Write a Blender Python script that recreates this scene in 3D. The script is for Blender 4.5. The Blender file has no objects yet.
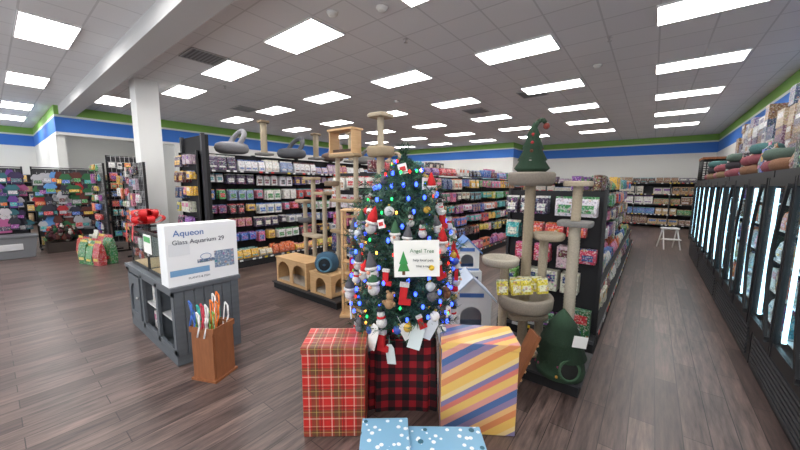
import bpy, math, random
from mathutils import Matrix, Vector
R=random.Random(7)
sc=bpy.context.scene
sc.view_settings.view_transform='Standard'
def lin(c):
    return tuple(((x/255)/12.92 if x/255<=0.04045 else ((x/255+0.055)/1.055)**2.4) for x in c)
# ---------------------------------------------------------------- materials
def newmat(n):
    m=bpy.data.materials.new(n); m.use_nodes=True
    return m,m.node_tree,m.node_tree.nodes['Principled BSDF']
def mth(nt,op,a,b=None):
    n=nt.nodes.new('ShaderNodeMath'); n.operation=op
    for i,x in enumerate((a,b)):
        if x is None: continue
        if isinstance(x,(int,float)): n.inputs[i].default_value=x
        else: nt.links.new(x,n.inputs[i])
    return n.outputs[0]
def mixc(nt,f,a,b,blend='MIX'):
    n=nt.nodes.new('ShaderNodeMix'); n.data_type='RGBA'; n.blend_type=blend
    for i,x in ((0,f),(6,a),(7,b)):
        if isinstance(x,(int,float)): n.inputs[i].default_value=x
        elif isinstance(x,tuple): n.inputs[i].default_value=(*x[:3],1)
        else: nt.links.new(x,n.inputs[i])
    return n.outputs[2]
def uvnode(nt):
    n=nt.nodes.new('ShaderNodeUVMap'); n.uv_map='UVMap'; return n.outputs[0]
def attrmat(name,rough=.5,metal=0.,graphic=0,noise=0,bump=0,bscale=200,coat=0):
    m,nt,b=newmat(name)
    a=nt.nodes.new('ShaderNodeAttribute'); a.attribute_name='Col'
    col=a.outputs['Color']
    tc=nt.nodes.new('ShaderNodeTexCoord')
    if graphic:
        v=nt.nodes.new('ShaderNodeTexVoronoi'); v.inputs['Scale'].default_value=26
        nt.links.new(tc.outputs['Object'],v.inputs['Vector'])
        d=mth(nt,'LESS_THAN',v.outputs['Distance'],.36)
        vc=mixc(nt,1.0,v.outputs['Color'],(.6,.5,.45),'MULTIPLY')
        col=mixc(nt,mth(nt,'MULTIPLY',d,.5),col,vc)
        n2=nt.nodes.new('ShaderNodeTexNoise'); n2.inputs['Scale'].default_value=55
        nt.links.new(tc.outputs['Object'],n2.inputs['Vector'])
        col=mixc(nt,mth(nt,'MULTIPLY',mth(nt,'GREATER_THAN',n2.outputs['Fac'],.58),.5),col,(.75,.75,.73))
        col=mixc(nt,mth(nt,'MULTIPLY',mth(nt,'LESS_THAN',n2.outputs['Fac'],.41),.45),col,(.04,.03,.05))
    if noise:
        n=nt.nodes.new('ShaderNodeTexNoise'); n.inputs['Scale'].default_value=noise; n.inputs['Detail'].default_value=4
        nt.links.new(tc.outputs['Object'],n.inputs['Vector'])
        col=mixc(nt,mth(nt,'MULTIPLY',n.outputs['Fac'],.5),col,(0.02,0.02,0.02))
    nt.links.new(col,b.inputs['Base Color'])
    if bump:
        n=nt.nodes.new('ShaderNodeTexNoise'); n.inputs['Scale'].default_value=bscale
        nt.links.new(tc.outputs['Object'],n.inputs['Vector'])
        bp=nt.nodes.new('ShaderNodeBump'); bp.inputs['Strength'].default_value=bump; bp.inputs['Distance'].default_value=.01
        nt.links.new(n.outputs['Fac'],bp.inputs['Height']); nt.links.new(bp.outputs[0],b.inputs['Normal'])
    b.inputs['Roughness'].default_value=rough; b.inputs['Metallic'].default_value=metal
    return m
PL=attrmat('painted_plastic',.45)
SAT=attrmat('matte_paint',.8)
PK=attrmat('printed_packaging',.4,graphic=1)
CP=attrmat('carpet_plush',.95,noise=90,bump=.6,bscale=150)
FB=attrmat('fabric',.9,bump=.3,bscale=90)
MT=attrmat('metal_wire',.3,metal=.8)
FOL=attrmat('fir_needles',.6)
def woodmat(name,c1,c2,sc_=6,rough=.5,axis=(1,1,8)):
    m,nt,b=newmat(name)
    tc=nt.nodes.new('ShaderNodeTexCoord'); mp=nt.nodes.new('ShaderNodeMapping'); mp.inputs['Scale'].default_value=axis
    nt.links.new(tc.outputs['Object'],mp.inputs['Vector'])
    n=nt.nodes.new('ShaderNodeTexNoise'); n.inputs['Scale'].default_value=sc_; n.inputs['Detail'].default_value=6
    nt.links.new(mp.outputs[0],n.inputs['Vector'])
    nt.links.new(mixc(nt,n.outputs['Fac'],lin(c1),lin(c2)),b.inputs['Base Color']); b.inputs['Roughness'].default_value=rough
    return m
WD=woodmat('pine_wood',(222,186,140),(190,148,100))
WB=woodmat('stained_wood',(165,105,66),(120,72,44),axis=(6,6,1))
WG=woodmat('grey_painted_wood',(98,104,110),(80,86,92),3)
def emis(name,c,s):
    m,nt,b=newmat(name); b.inputs['Base Color'].default_value=(*lin(c),1)
    b.inputs['Emission Color'].default_value=(*lin(c),1); b.inputs['Emission Strength'].default_value=s
    return m
PANEL=emis('troffer_diffuser',(255,253,250),15)
LEDW=emis('freezer_led',(190,235,255),4)
FIN=emis('freezer_liner_glow',(180,220,235),.3)  # liner is no lamp; its glow stands in for the lit interior
LB=emis('bulb_blue',(50,80,255),6); LR=emis('bulb_red',(255,40,30),4); LG=emis('bulb_green',(40,255,120),2.5); LA=emis('bulb_amber',(255,180,70),5)
def glassmat():
    m,nt,b=newmat('clear_glass'); out=nt.nodes['Material Output']
    t=nt.nodes.new('ShaderNodeBsdfTransparent'); t.inputs[0].default_value=(.95,.98,.98,1)
    g=nt.nodes.new('ShaderNodeBsdfGlossy'); g.inputs['Roughness'].default_value=.03
    mx=nt.nodes.new('ShaderNodeMixShader'); mx.inputs[0].default_value=.08
    nt.links.new(t.outputs[0],mx.inputs[1]); nt.links.new(g.outputs[0],mx.inputs[2]); nt.links.new(mx.outputs[0],out.inputs[0])
    return m
GL=glassmat()
def sep(nt,v):
    s=nt.nodes.new('ShaderNodeSeparateXYZ'); nt.links.new(v,s.inputs[0]); return s.outputs
def band(nt,c,f,ph,w): return mth(nt,'LESS_THAN',mth(nt,'FRACT',mth(nt,'ADD',mth(nt,'MULTIPLY',c,f),ph+50)),w)
def tartan():
    m,nt,b=newmat('tartan_wrap'); s=sep(nt,uvnode(nt)); col=lin((205,48,44))
    for (w,ph,c,k) in ((.34,0,(40,80,55),.5),(.05,.13,(245,225,205),.42),(.035,.5,(225,205,185),.35),(.07,.62,(60,30,30),.45),(.03,.8,(230,210,120),.35)):
        for ax in (0,1):
            col=mixc(nt,mth(nt,'MULTIPLY',band(nt,s[ax],6.3,ph,w),k),col,lin(c))
    nt.links.new(col,b.inputs['Base Color']); b.inputs['Roughness'].default_value=.3; return m
def buffalo():
    m,nt,b=newmat('buffalo_check'); s=sep(nt,uvnode(nt))
    f=mth(nt,'MULTIPLY',mth(nt,'ADD',band(nt,s[0],9,0,.5),band(nt,s[1],9,.2,.5)),.5)
    r=nt.nodes.new('ShaderNodeValToRGB'); nt.links.new(f,r.inputs[0])
    r.color_ramp.interpolation='CONSTANT'
    e=r.color_ramp.elements; e[0].position=0; e[0].color=(*lin((165,28,40)),1); e[1].position=.4; e[1].color=(*lin((85,18,28)),1)
    x=e.new(.8); x.color=(*lin((26,20,24)),1)
    nt.links.new(r.outputs[0],b.inputs['Base Color']); b.inputs['Roughness'].default_value=.9; return m
def diag():
    m,nt,b=newmat('rainbow_stripe_wrap'); s=sep(nt,uvnode(nt))
    q=mth(nt,'SUBTRACT',s[1],mth(nt,'MULTIPLY',s[0],.62))
    f=mth(nt,'FRACT',mth(nt,'ADD',mth(nt,'MULTIPLY',q,1.9),20.15))
    r=nt.nodes.new('ShaderNodeValToRGB'); nt.links.new(f,r.inputs[0]); r.color_ramp.interpolation='CONSTANT'
    cs=[(0,(240,195,105)),(.14,(228,145,95)),(.24,(240,190,130)),(.33,(150,130,165)),(.43,(85,115,165)),(.54,(228,160,150)),(.64,(240,198,115)),(.76,(225,130,115)),(.84,(140,130,170)),(.92,(240,210,150))]
    e=r.color_ramp.elements
    e[0].position=0; e[0].color=(*lin(cs[0][1]),1); e[1].position=cs[1][0]; e[1].color=(*lin(cs[1][1]),1)
    for p,c in cs[2:]:
        x=e.new(p); x.color=(*lin(c),1)
    nt.links.new(r.outputs[0],b.inputs['Base Color']); b.inputs['Roughness'].default_value=.35; return m
def snowy():
    m,nt,b=newmat('snowflake_wrap'); v=nt.nodes.new('ShaderNodeTexVoronoi'); v.inputs['Scale'].default_value=22
    nt.links.new(uvnode(nt),v.inputs['Vector'])
    c=mixc(nt,mth(nt,'LESS_THAN',v.outputs['Distance'],.3),lin((130,178,208)),lin((240,245,248)))
    v2=nt.nodes.new('ShaderNodeTexVoronoi'); v2.inputs['Scale'].default_value=11; nt.links.new(uvnode(nt),v2.inputs['Vector'])
    c=mixc(nt,mth(nt,'LESS_THAN',v2.outputs['Distance'],.2),c,lin((50,100,120)))
    nt.links.new(c,b.inputs['Base Color']); b.inputs['Roughness'].default_value=.35; return m
TAR=tartan(); BUF=buffalo(); DIA=diag(); SNO=snowy()
def floormat():
    m,nt,b=newmat('vinyl_plank_floor'); uv=uvnode(nt)
    mp=nt.nodes.new('ShaderNodeMapping'); mp.inputs['Rotation'].default_value=(0,0,math.pi/2); nt.links.new(uv,mp.inputs[0])
    br=nt.nodes.new('ShaderNodeTexBrick'); br.offset=.37
    for k,v in (('Scale',1),('Mortar Size',.003),('Brick Width',1.25),('Row Height',.16),('Bias',0)): br.inputs[k].default_value=v
    br.inputs['Color1'].default_value=(*lin((112,95,90)),1); br.inputs['Color2'].default_value=(*lin((80,66,63)),1); br.inputs['Mortar'].default_value=(*lin((44,37,36)),1)
    nt.links.new(mp.outputs[0],br.inputs['Vector'])
    m2=nt.nodes.new('ShaderNodeMapping'); m2.inputs['Scale'].default_value=(14,1.2,1); nt.links.new(uv,m2.inputs[0])
    n=nt.nodes.new('ShaderNodeTexNoise'); n.inputs['Scale'].default_value=2; n.inputs['Detail'].default_value=7; n.inputs['Roughness'].default_value=.65; nt.links.new(m2.outputs[0],n.inputs['Vector'])
    r=nt.nodes.new('ShaderNodeValToRGB'); nt.links.new(n.outputs['Fac'],r.inputs[0]); r.color_ramp.elements[0].position=.32; r.color_ramp.elements[1].position=.7
    r.color_ramp.elements[0].color=(.3,.3,.3,1); r.color_ramp.elements[1].color=(1.5,1.45,1.42,1)
    nt.links.new(mixc(nt,1.0,br.outputs['Color'],r.outputs[0],'MULTIPLY'),b.inputs['Base Color'])
    nt.links.new(mth(nt,'ADD',mth(nt,'MULTIPLY',n.outputs['Fac'],.2),.25),b.inputs['Roughness']); return m
def ceilmat():
    m,nt,b=newmat('acoustic_tile'); uv=uvnode(nt)
    mp=nt.nodes.new('ShaderNodeMapping'); mp.inputs['Location'].default_value=(-.5+.61*40,-3.505+.61*40,0); nt.links.new(uv,mp.inputs[0])
    br=nt.nodes.new('ShaderNodeTexBrick'); br.offset=0; br.squash=1
    for k,v in (('Scale',1),('Mortar Size',.012),('Brick Width',.61),('Row Height',.61),('Bias',0)): br.inputs[k].default_value=v
    br.inputs['Color1'].default_value=(.78,.78,.79,1); br.inputs['Color2'].default_value=(.74,.74,.755,1); br.inputs['Mortar'].default_value=(.58,.58,.59,1)
    nt.links.new(mp.outputs[0],br.inputs['Vector'])
    n=nt.nodes.new('ShaderNodeTexNoise'); n.inputs['Scale'].default_value=60; nt.links.new(uv,n.inputs['Vector'])
    nt.links.new(mixc(nt,mth(nt,'MULTIPLY',n.outputs['Fac'],.2),br.outputs['Color'],(.4,.4,.4)),b.inputs['Base Color']); b.inputs['Roughness'].default_value=.9; return m
def wallmat():
    m,nt,b=newmat('striped_wall_paint'); g=nt.nodes.new('ShaderNodeNewGeometry'); s=sep(nt,g.outputs['Position'])
    z=mth(nt,'DIVIDE',s[2],4.1)
    r=nt.nodes.new('ShaderNodeValToRGB'); nt.links.new(z,r.inputs[0]); r.color_ramp.interpolation='CONSTANT'
    e=r.color_ramp.elements; W=(*lin((232,232,228)),1)
    e[0].position=0; e[0].color=W; e[1].position=3.27/4.1; e[1].color=(*lin((60,122,212)),1)
    for p,c in ((3.70/4.1,(215,222,215)),(3.77/4.1,(130,178,85))):
        x=e.new(p); x.color=(*lin(c),1)
    nt.links.new(r.outputs[0],b.inputs['Base Color']); b.inputs['Roughness'].default_value=.7; return m
FLM=floormat(); CLM=ceilmat(); WLM=wallmat()
# ---------------------------------------------------------------- mesh builder
class MB:
    def __init__(s,name,loc=(0,0,0),rz=0,rot=None):
        s.n=name; s.v=[]; s.f=[]; s.c=[]; s.m=[]; s.s=[]; s.mats=[]
        s.W=Matrix.Translation(loc)@(rot if rot else Matrix.Rotation(math.radians(rz),4,'Z'))
    def raw(s,vs,fs,col,mat,M=None,sm=False):
        b=len(s.v)
        if M is not None: vs=[tuple(M@Vector(v)) for v in vs]
        s.v+=[tuple(v) for v in vs]
        if mat not in s.mats: s.mats.append(mat)
        k=s.mats.index(mat)
        for f in fs:
            s.f.append(tuple(i+b for i in f)); s.c.append(col); s.m.append(k); s.s.append(sm)
    def box(s,x0,x1,y0,y1,z0,z1,col=(200,200,200),mat=PL,M=None):
        vs=[(x0,y0,z0),(x1,y0,z0),(x1,y1,z0),(x0,y1,z0),(x0,y0,z1),(x1,y0,z1),(x1,y1,z1),(x0,y1,z1)]
        s.raw(vs,[(0,3,2,1),(4,5,6,7),(0,1,5,4),(1,2,6,5),(2,3,7,6),(3,0,4,7)],col,mat,M)
    def lathe(s,prof,c=(0,0,0),col=(200,200,200),mat=PL,seg=20,M=None,sx=1,sy=1):
        vs=[];fs=[];n=len(prof)
        for r,z in prof:
            for i in range(seg):
                a=2*math.pi*i/seg; vs.append((c[0]+r*sx*math.cos(a),c[1]+r*sy*math.sin(a),c[2]+z))
        for j in range(n-1):
            for i in range(seg):
                k=(i+1)%seg; fs.append((j*seg+i,j*seg+k,(j+1)*seg+k,(j+1)*seg+i))
        if prof[0][0]>1e-4: fs.append(tuple(reversed(range(seg))))
        if prof[-1][0]>1e-4: fs.append(tuple((n-1)*seg+i for i in range(seg)))
        s.raw(vs,fs,col,mat,M,True)
    def cyl(s,p0,p1,r0,r1=None,col=(200,200,200),mat=PL,seg=12,M=None):
        p0=Vector(p0);p1=Vector(p1); d=p1-p0
        Q=Matrix.Translation(p0)@d.to_track_quat('Z','Y').to_matrix().to_4x4()
        if M is not None: Q=M@Q
        r1=r0 if r1 is None else r1
        s.lathe([(max(r0,1e-5),0),(max(r1,1e-5),d.length)],(0,0,0),col,mat,seg,Q)
    def ball(s,c,r,col=(200,200,200),mat=PL,seg=12,sz=1,M=None,sx=1,sy=1):
        n=max(4,seg//2); s.lathe([(max(1e-5,r*math.sin(math.pi*i/n)),-r*sz*math.cos(math.pi*i/n)) for i in range(n+1)],c,col,mat,seg,M,sx,sy)
    def tube(s,pts,r,col,mat=PL,seg=8,M=None):
        for a,b in zip(pts[:-1],pts[1:]): s.cyl(a,b,r,r,col,mat,seg,M)
    def torus(s,c,R_,r,col,mat=PL,seg=24,sg=10,M=None,sx=1,sy=1,zs=1):
        prof=[(R_+r*math.cos(2*math.pi*i/sg),r*zs*math.sin(2*math.pi*i/sg)) for i in range(sg+1)]
        vs=[];fs=[]
        for rr,z in prof[:-1]:
            for i in range(seg):
                a=2*math.pi*i/seg; vs.append((c[0]+rr*sx*math.cos(a),c[1]+rr*sy*math.sin(a),c[2]+z))
        for j in range(sg):
            for i in range(seg):
                k=(i+1)%seg;l=(j+1)%sg; fs.append((j*seg+i,j*seg+k,l*seg+k,l*seg+i))
        s.raw(vs,fs,col,mat,M,True)
    def hole(s,M,x0,x1,z0,z1,cx,cz,r,d,t,col,mat,circle=False):
        A=[2*math.pi*i/40 for i in range(40)]+[math.atan2(z-cz,x-cx)%(2*math.pi) for x in (x0,x1) for z in (z0,z1)]
        A=sorted(set(A)); n=len(A); vs=[];fs=[]
        for a in A:
            c_,s_=math.cos(a),math.sin(a)
            ro=min([(x1-cx)/c_ if c_>1e-6 else 1e9,(x0-cx)/c_ if c_<-1e-6 else 1e9,(z1-cz)/s_ if s_>1e-6 else 1e9,(z0-cz)/s_ if s_<-1e-6 else 1e9])
            ri=r
            if s_<0 and not circle: ri=min(r/abs(c_) if abs(c_)>1e-6 else 1e9,d/abs(s_))
            for rr,y in ((ro,0),(ri,0),(ro,t),(ri,t)): vs.append((cx+rr*c_,y,cz+rr*s_))
        for i in range(n):
            a=4*i;b=4*((i+1)%n); fs+=[(a,a+1,b+1,b),(a+2,b+2,b+3,a+3),(a,b,b+2,a+2),(a+1,a+3,b+3,b+1)]
        s.raw(vs,fs,col,mat,M)
    def done(s,bevel=0,parent=None):
        me=bpy.data.meshes.new(s.n); me.from_pydata(s.v,[],s.f)
        for m in s.mats: me.materials.append(m)
        me.polygons.foreach_set('material_index',s.m); me.polygons.foreach_set('use_smooth',s.s)
        cache={}
        ca=me.color_attributes.new('Col','FLOAT_COLOR','CORNER'); uv=me.uv_layers.new(name='UVMap')
        cd=[];ud=[]
        for f,c,p in zip(s.f,s.c,me.polygons):
            if c not in cache: cache[c]=[*lin(c),1.0]
            cc=cache[c]; n=p.normal; ax=max(range(3),key=lambda i:abs(n[i]))
            for i in f:
                cd+=cc; v=s.v[i]
                ud+= [v[1],v[2]] if ax==0 else ([v[0],v[2]] if ax==1 else [v[0],v[1]])
        ca.data.foreach_set('color',cd); uv.data.foreach_set('uv',ud)
        me.update()
        o=bpy.data.objects.new(s.n,me); sc.collection.objects.link(o); o.matrix_basis=s.W
        if parent:
            o.parent=parent; o.matrix_parent_inverse=parent.matrix_basis.inverted()
        if bevel:
            b=o.modifiers.new('bevel','BEVEL'); b.width=bevel; b.segments=2; b.limit_method='ANGLE'
        return o
def text(parent,body,loc,rot,size,col,name='lettering'):
    cu=bpy.data.curves.new(name,'FONT'); cu.body=body; cu.size=size; cu.extrude=.001; cu.align_x='CENTER'
    m=bpy.data.materials.get('ink_%d_%d_%d'%col)
    if not m:
        m,nt,b=newmat('ink_%d_%d_%d'%col); b.inputs['Base Color'].default_value=(*lin(col),1)
    cu.materials.append(m)
    o=bpy.data.objects.new(name,cu); sc.collection.objects.link(o); o.parent=parent
    o.location=loc; o.rotation_euler=[math.radians(a) for a in rot]
H=4.04
# ---------------------------------------------------------------- room
def slab(name,x0,x1,y0,y1,z0,z1,mat,col=(230,230,226)):
    b=MB(name); b.box(x0,x1,y0,y1,z0,z1,col,mat); return b.done()
slab('floor',-21,2.3,-4.2,19.5,-.1,0,FLM)
slab('ceiling',-21,2.3,-4.2,19.5,H,H+.1,CLM)
slab('wall_right',2.0,2.2,-4,19.5,0,H,WLM)
slab('wall_back',-6,2.0,19,19.2,0,H,WLM)
slab('wall_back_left',-14,-6,17,17.2,0,H,WLM)
slab('wall_back_return',-6.0,-5.85,17,19,0,H,WLM)
slab('wall_left',-14.2,-14,4.4,17,0,H,WLM)
slab('wall_left_header',-14.2,-14,1.4,4.4,3.2,H,WLM)
slab('wall_recess_back',-19.2,-19,1.6,4.4,0,H,SAT)
slab('wall_recess_side',-19,-14.2,4.4,4.6,0,H,SAT)
slab('wall_recess_divider',-20.8,-14.2,1.4,1.6,0,H,WLM)
slab('wall_far_left',-21,-20.8,-4,1.6,0,H,WLM)
slab('ceiling_beam',-20.8,2.0,1.5,1.85,H-.26,H,SAT,(190,190,190))
slab('baseboard_right',1.98,2.0,-4,19,0,.1,SAT,(60,60,60))
slab('baseboard_back',-5.85,1.98,18.98,19,0,.1,SAT,(60,60,60))
b=MB('wall_front')  # unseen storefront, left open so the world sky fills the room
b.box(-21,2.3,-4.2,-4,0,.25,(120,120,120),SAT); b.box(-21,2.3,-4.2,-4,3.6,H,(120,120,120),SAT)
for i in range(12): b.box(-21+i*2.1,-20.9+i*2.1,-4.2,-4,.25,3.6,(70,70,70),SAT)
b.done()
b=MB('support_column'); b.box(-9.35,-8.93,2.15,2.57,0,H,(238,238,236),SAT); b.box(-9.38,-8.9,2.12,2.6,0,.12,(90,90,90),SAT); b.done()
pos=[(.46-2.44*i,3.2+2.44*j) for i in range(6) for j in range(6)]
pos=[p for p in pos if not (abs(p[0]+11.7)<.2 and p[1]<3.5)]
pos+=[(.46-2.44*i,.76) for i in range(3)]+[(.46-2.44*i,-1.7) for i in range(6)]+[(-7.35,.76),(-11.1,.76),(-15.0,.76),(-17.9,.76),(-14,-1.7),(-17.6,-1.7),(-11.9,2.35),(-16.5,3)]  # rows above and behind the camera are unseen, added for their light
for (x,y) in pos:
    b=MB('ceiling_light')
    b.W=Matrix.Translation((x,y,H-.02))
    b.box(-.6,.6,-.295,.295,0,.015,(255,255,255),PANEL)
    for a in ((-.61,.61,-.305,-.29),(-.61,.61,.29,.305),(-.61,-.595,-.29,.29),(.595,.61,-.29,.29)): b.box(a[0],a[1],a[2],a[3],-.004,.02,(235,235,235),PL)
    b.done()
for (x,y) in ((-6.5,2.6),(-2.5,8.4),(-9.9,5.0),(-4.4,9.3)):
    b=MB('air_vent',(x,y,H-.015)); 
    for i in range(9): b.box(-.28,.28,-.28+i*.064,-.25+i*.064,0,.012,(125,125,128),PL)
    b.box(-.3,.3,-.3,.3,.008,.015,(80,80,82),PL)
    for a in ((-.3,.3,-.3,-.28),(-.3,.3,.28,.3),(-.3,-.28,-.3,.3),(.28,.3,-.3,.3)): b.box(*a,-.004,.014,(180,180,180),PL)
    b.done()
for (x,y) in ((-3.5,3.0),(-2.9,3.3),(-1.0,7.2),(-5.6,7)):
    b=MB('smoke_detector',(x,y,H-.05)); b.lathe([(.03,0),(.055,.005),(.06,.02),(.075,.03),(.075,.05)],col=(225,225,222)); b.done()
for (x,y) in ((-3.2,4.2),(-8,3.6),(-.7,6)):
    b=MB('sprinkler_head',(x,y,H-.06)); b.lathe([(.03,0),(.03,.006),(.008,.01),(.008,.05),(.04,.055),(.04,.06)],col=(190,190,190),mat=MT,seg=12); b.done()
# ---------------------------------------------------------------- merchandise
def frame(p,al,out):
    al=Vector(al);out=Vector(out); m=Matrix.Identity(4)
    for i in range(3): m[i][0]=al[i]; m[i][1]=-out[i]; m[i][2]=(0,0,1)[i]; m[i][3]=p[i]
    return m
def pouch(b,M,x,y,z,w,h,d,col,lab):
    hw=w/2-.004
    lv=[(d*.8,0,1),(d,h*.35,1),(d*.5,h*.8,1),(.006,h*.9,1),(.006,h,1)]
    vs=[];fs=[]
    for dd,zz,_ in lv:
        vs+=[(x-hw,y-dd/2,z+zz),(x+hw,y-dd/2,z+zz),(x+hw,y+dd/2,z+zz),(x-hw,y+dd/2,z+zz)]
    for j in range(4):
        for i in range(4):
            k=(i+1)%4; fs.append((4*j+i,4*j+k,4*j+4+k,4*j+4+i))
    b.raw(vs,fs[:12],col,PK,M); b.raw(vs,fs[12:]+[(16,17,18,19)],lab,PK,M)
    yy=y-d/2-.003
    b.raw([(x-hw*.7,yy,z+h*.18),(x+hw*.7,yy,z+h*.18),(x+hw*.7,yy+d*.15,z+h*.58),(x-hw*.7,yy+d*.15,z+h*.58)],[(0,1,2,3)],lab,PK,M)
def carton(b,M,x,y,z,w,h,d,col,lab):
    b.box(x-w/2+.003,x+w/2-.003,y-d/2,y+d/2,z,z+h,col,PK,M)
    yy=y-d/2-.002
    b.raw([(x-w*.36,yy,z+h*.5),(x+w*.36,yy,z+h*.5),(x+w*.36,yy,z+h*.85),(x-w*.36,yy,z+h*.85)],[(0,1,2,3)],lab,PK,M)
def can(b,M,x,y,z,w,h,d,col,lab):
    r=w/2-.004
    b.lathe([(r*.94,0),(r,.01),(r,h-.01),(r*.94,h)],(x,y,z),col,PK,10,M)
ALL=[(120,55,150),(225,225,220),(200,45,55),(50,105,185),(55,145,75),(235,185,55),(225,110,50),(30,30,40),(165,118,80),(215,110,155),(70,160,175),(230,224,205),(40,70,125),(100,30,45)]
PUR=[(110,55,150),(150,85,180),(230,225,235),(85,60,125),(230,228,230),(50,35,70)]
PNK=[(215,100,145),(230,228,230),(190,50,80),(215,185,195),(145,55,105),(60,30,50)]
WHT=[(232,230,225),(215,215,215),(190,165,180),(195,100,125),(130,150,190),(70,50,90)]
GRN=[(50,130,60),(100,165,60),(220,205,80),(35,100,80),(220,220,200),(30,60,40)]
BRN=[(125,85,50),(160,120,75),(95,60,38),(190,160,110),(205,198,185),(70,45,35)]
XMS=[(190,32,38),(35,105,55),(230,230,225),(170,135,50),(45,45,55)]
VIV=[(210,60,60),(60,160,80),(60,110,200),(235,190,50),(230,120,50),(150,60,150),(50,170,170),(40,40,45),(230,230,230)]
def run(b,M,L,z,maxh,depth,pal,wr=(.11,.2),kinds='pppc',y0=None,x0=0,gap=.01,hang=False):
    x=x0+.02; 
    while x<x0+L-.08:
        w=R.uniform(*wr); n=R.randint(1,3) if hang else R.randint(2,4); h=maxh*(R.uniform(.58,.95) if hang else R.uniform(.55,.95)); col=R.choice(pal); lab=R.choice(ALL); k=R.choice(kinds)
        if R.random()<.04: x+=w; continue
        for i in range(n):
            if x+w>x0+L-.02: break
            hh=min(h,w*1.7) if k=='p' else h
            zz=z+(maxh-hh-.02 if hang else 0)
            yy=(y0 if y0 is not None else depth*.3)+R.uniform(0,.04)
            f={'p':pouch,'c':carton,'k':can}[k]
            dd=min(depth*.5,.12) if not hang else .05
            f(b,M,x+w/2,yy,zz,w,hh,dd,col,lab)
            if k=='p' and not hang and R.random()<.7: f(b,M,x+w/2,yy+dd+.01,zz,w,hh,dd,col,lab)
            if hang and depth>.05: 
                for q in (1,2): 
                    if R.random()<.8: f(b,M,x+w/2,yy+.06*q,zz,w,hh,dd,col,lab)
                b.cyl((x+w/2,yy-.05,zz+hh*.94),(x+w/2,0 if depth>.05 else depth,zz+hh*.94),.003,col=(180,180,180),mat=MT,seg=5,M=M)
            x+=w+gap
        x+=gap*1.5
BLK=(24,24,27)
def rail(b,M,L,dp,z):
    b.box(0,L,-dp-.012,-dp,z-.035,z+.002,(70,70,74),PL,M)
    for t in range(int(L/.14)):
        if R.random()<.65: b.box(.05+t*.14,.12+t*.14,-dp-.016,-dp-.012,z-.034,z+.001,R.choice([(225,225,225),(225,225,225),(215,60,50),(235,205,60)]),PL,M)
def gondola(name,x0,x1,y0,y1,h,zs,sides='+',pals=None,hangrows=(),wr=(.11,.2),kinds='pppc'):
    g=MB(name); cx=(x0+x1)/2
    b=MB('packaged_goods')
    g.box(x0,x1,y0,y1,0,.14,BLK,SAT)
    g.box(cx-.03,cx+.03,y0,y1,.14,h,(34,34,38),SAT)
    n=max(1,round((y1-y0)/1.22))
    for i in range(n+1):
        y=y0+(y1-y0)*i/n; y=min(max(y,y0+.02),y1-.02); g.box(cx-.06,cx+.06,y-.025,y+.025,.14,h+.02,BLK,PL)
    for sgn in sides if sides!='both' else '+-':
        s=1 if sgn=='+' else -1
        M=frame((cx+s*.03,y0 if s>0 else y1,0),(0,s,0),(s,0,0))
        hw=(x1-x0)/2-.03; L=y1-y0
        for r,z in enumerate(zs):
            zn=zs[r+1] if r+1<len(zs) else h+.02
            hg=r in hangrows
            dp=hw if r==0 else (hw*.62 if hg else hw*.85)
            if not hg:
                g.box(0,L,-dp,0,z-.025,z,BLK,SAT,M); rail(g,M,L,dp,z)
            pal=pals[r%len(pals)] if pals else ALL
            run(b,M,L,z+.002,(zn-z)-.05,dp,pal,wr,kinds,y0=-dp+(.04 if hg else .1),hang=hg,gap=.03 if hg else .012)
    G=g.done(); b.done(parent=G)
    return G
G1=gondola('treat_gondola_shelf',-7.8,-6.8,2.7,9.5,2.42,[.18,.48,.8,1.12,1.43,1.75,2.07],'+',[GRN+ALL,PNK+VIV,PUR+WHT,PNK+ALL[:7],WHT+VIV[:3],PUR+WHT,PUR+WHT],hangrows=(1,2,3,4,5),wr=(.13,.18),kinds='pppp')
b=MB('end_panel'); b.box(-7.85,-6.75,2.62,2.68,0,2.72,BLK,SAT); b.box(-7.85,-7.78,2.56,2.62,0,2.74,(50,50,55),PL); b.box(-6.82,-6.75,2.56,2.62,0,2.74,(50,50,55),PL); b.done(parent=G1)
G2=gondola('toy_gondola_shelf',-4.6,-3.4,4.05,12.5,2.0,[.18,.5,.8,1.1,1.4,1.7],'both',[ALL,PNK+GRN,VIV,VIV+PUR,PNK+GRN+VIV,ALL],hangrows=(1,2,3,4,5),wr=(.12,.22))
G3=gondola('food_gondola_shelf',-1.4,-.36,4.05,12.2,1.72,[.18,.5,.82,1.13,1.42],'both',[ALL,GRN+ALL,XMS+PUR,ALL,ALL],hangrows=(2,3,4),wr=(.14,.24))
def endcap(G,x0,x1,y,h,zs,pals,hang=()):
    g=MB('endcap'); b=MB('endcap_goods'); M=frame((x0,y,0),(1,0,0),(0,-1,0)); L=x1-x0
    g.box(0,L,-.03,0,0,h,(34,34,38),SAT,M); g.box(0,L,-.25,-.03,0,.14,BLK,SAT,M)
    for xx in (0,L-.03): g.box(xx,xx+.03,-.06,0,0,h+.02,BLK,PL,M)
    for r,z in enumerate(zs):
        zn=zs[r+1] if r+1<len(zs) else h
        if r not in hang:
            g.box(0,L,-.25,-.03,z-.02,z,BLK,SAT,M); rail(g,M,L,.25,z)
        run(b,M,L,z,zn-z-.04,.22,pals[r%len(pals)],(.12,.2),'ppc',y0=-.17,hang=r in hang,gap=.03 if r in hang else .01)
    g.done(parent=G); b.done(parent=G)
endcap(G3,-1.4,-.36,4.03,1.75,[.18,.55,.9,1.2,1.45],[XMS,GRN,PNK+GRN,VIV,PNK+PUR],(1,2,3,4))
endcap(G2,-4.6,-3.4,4.03,2.0,[.18,.6,1.0,1.35,1.68],[BRN,ALL,PNK,PUR,ALL],(2,3,4))
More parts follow.
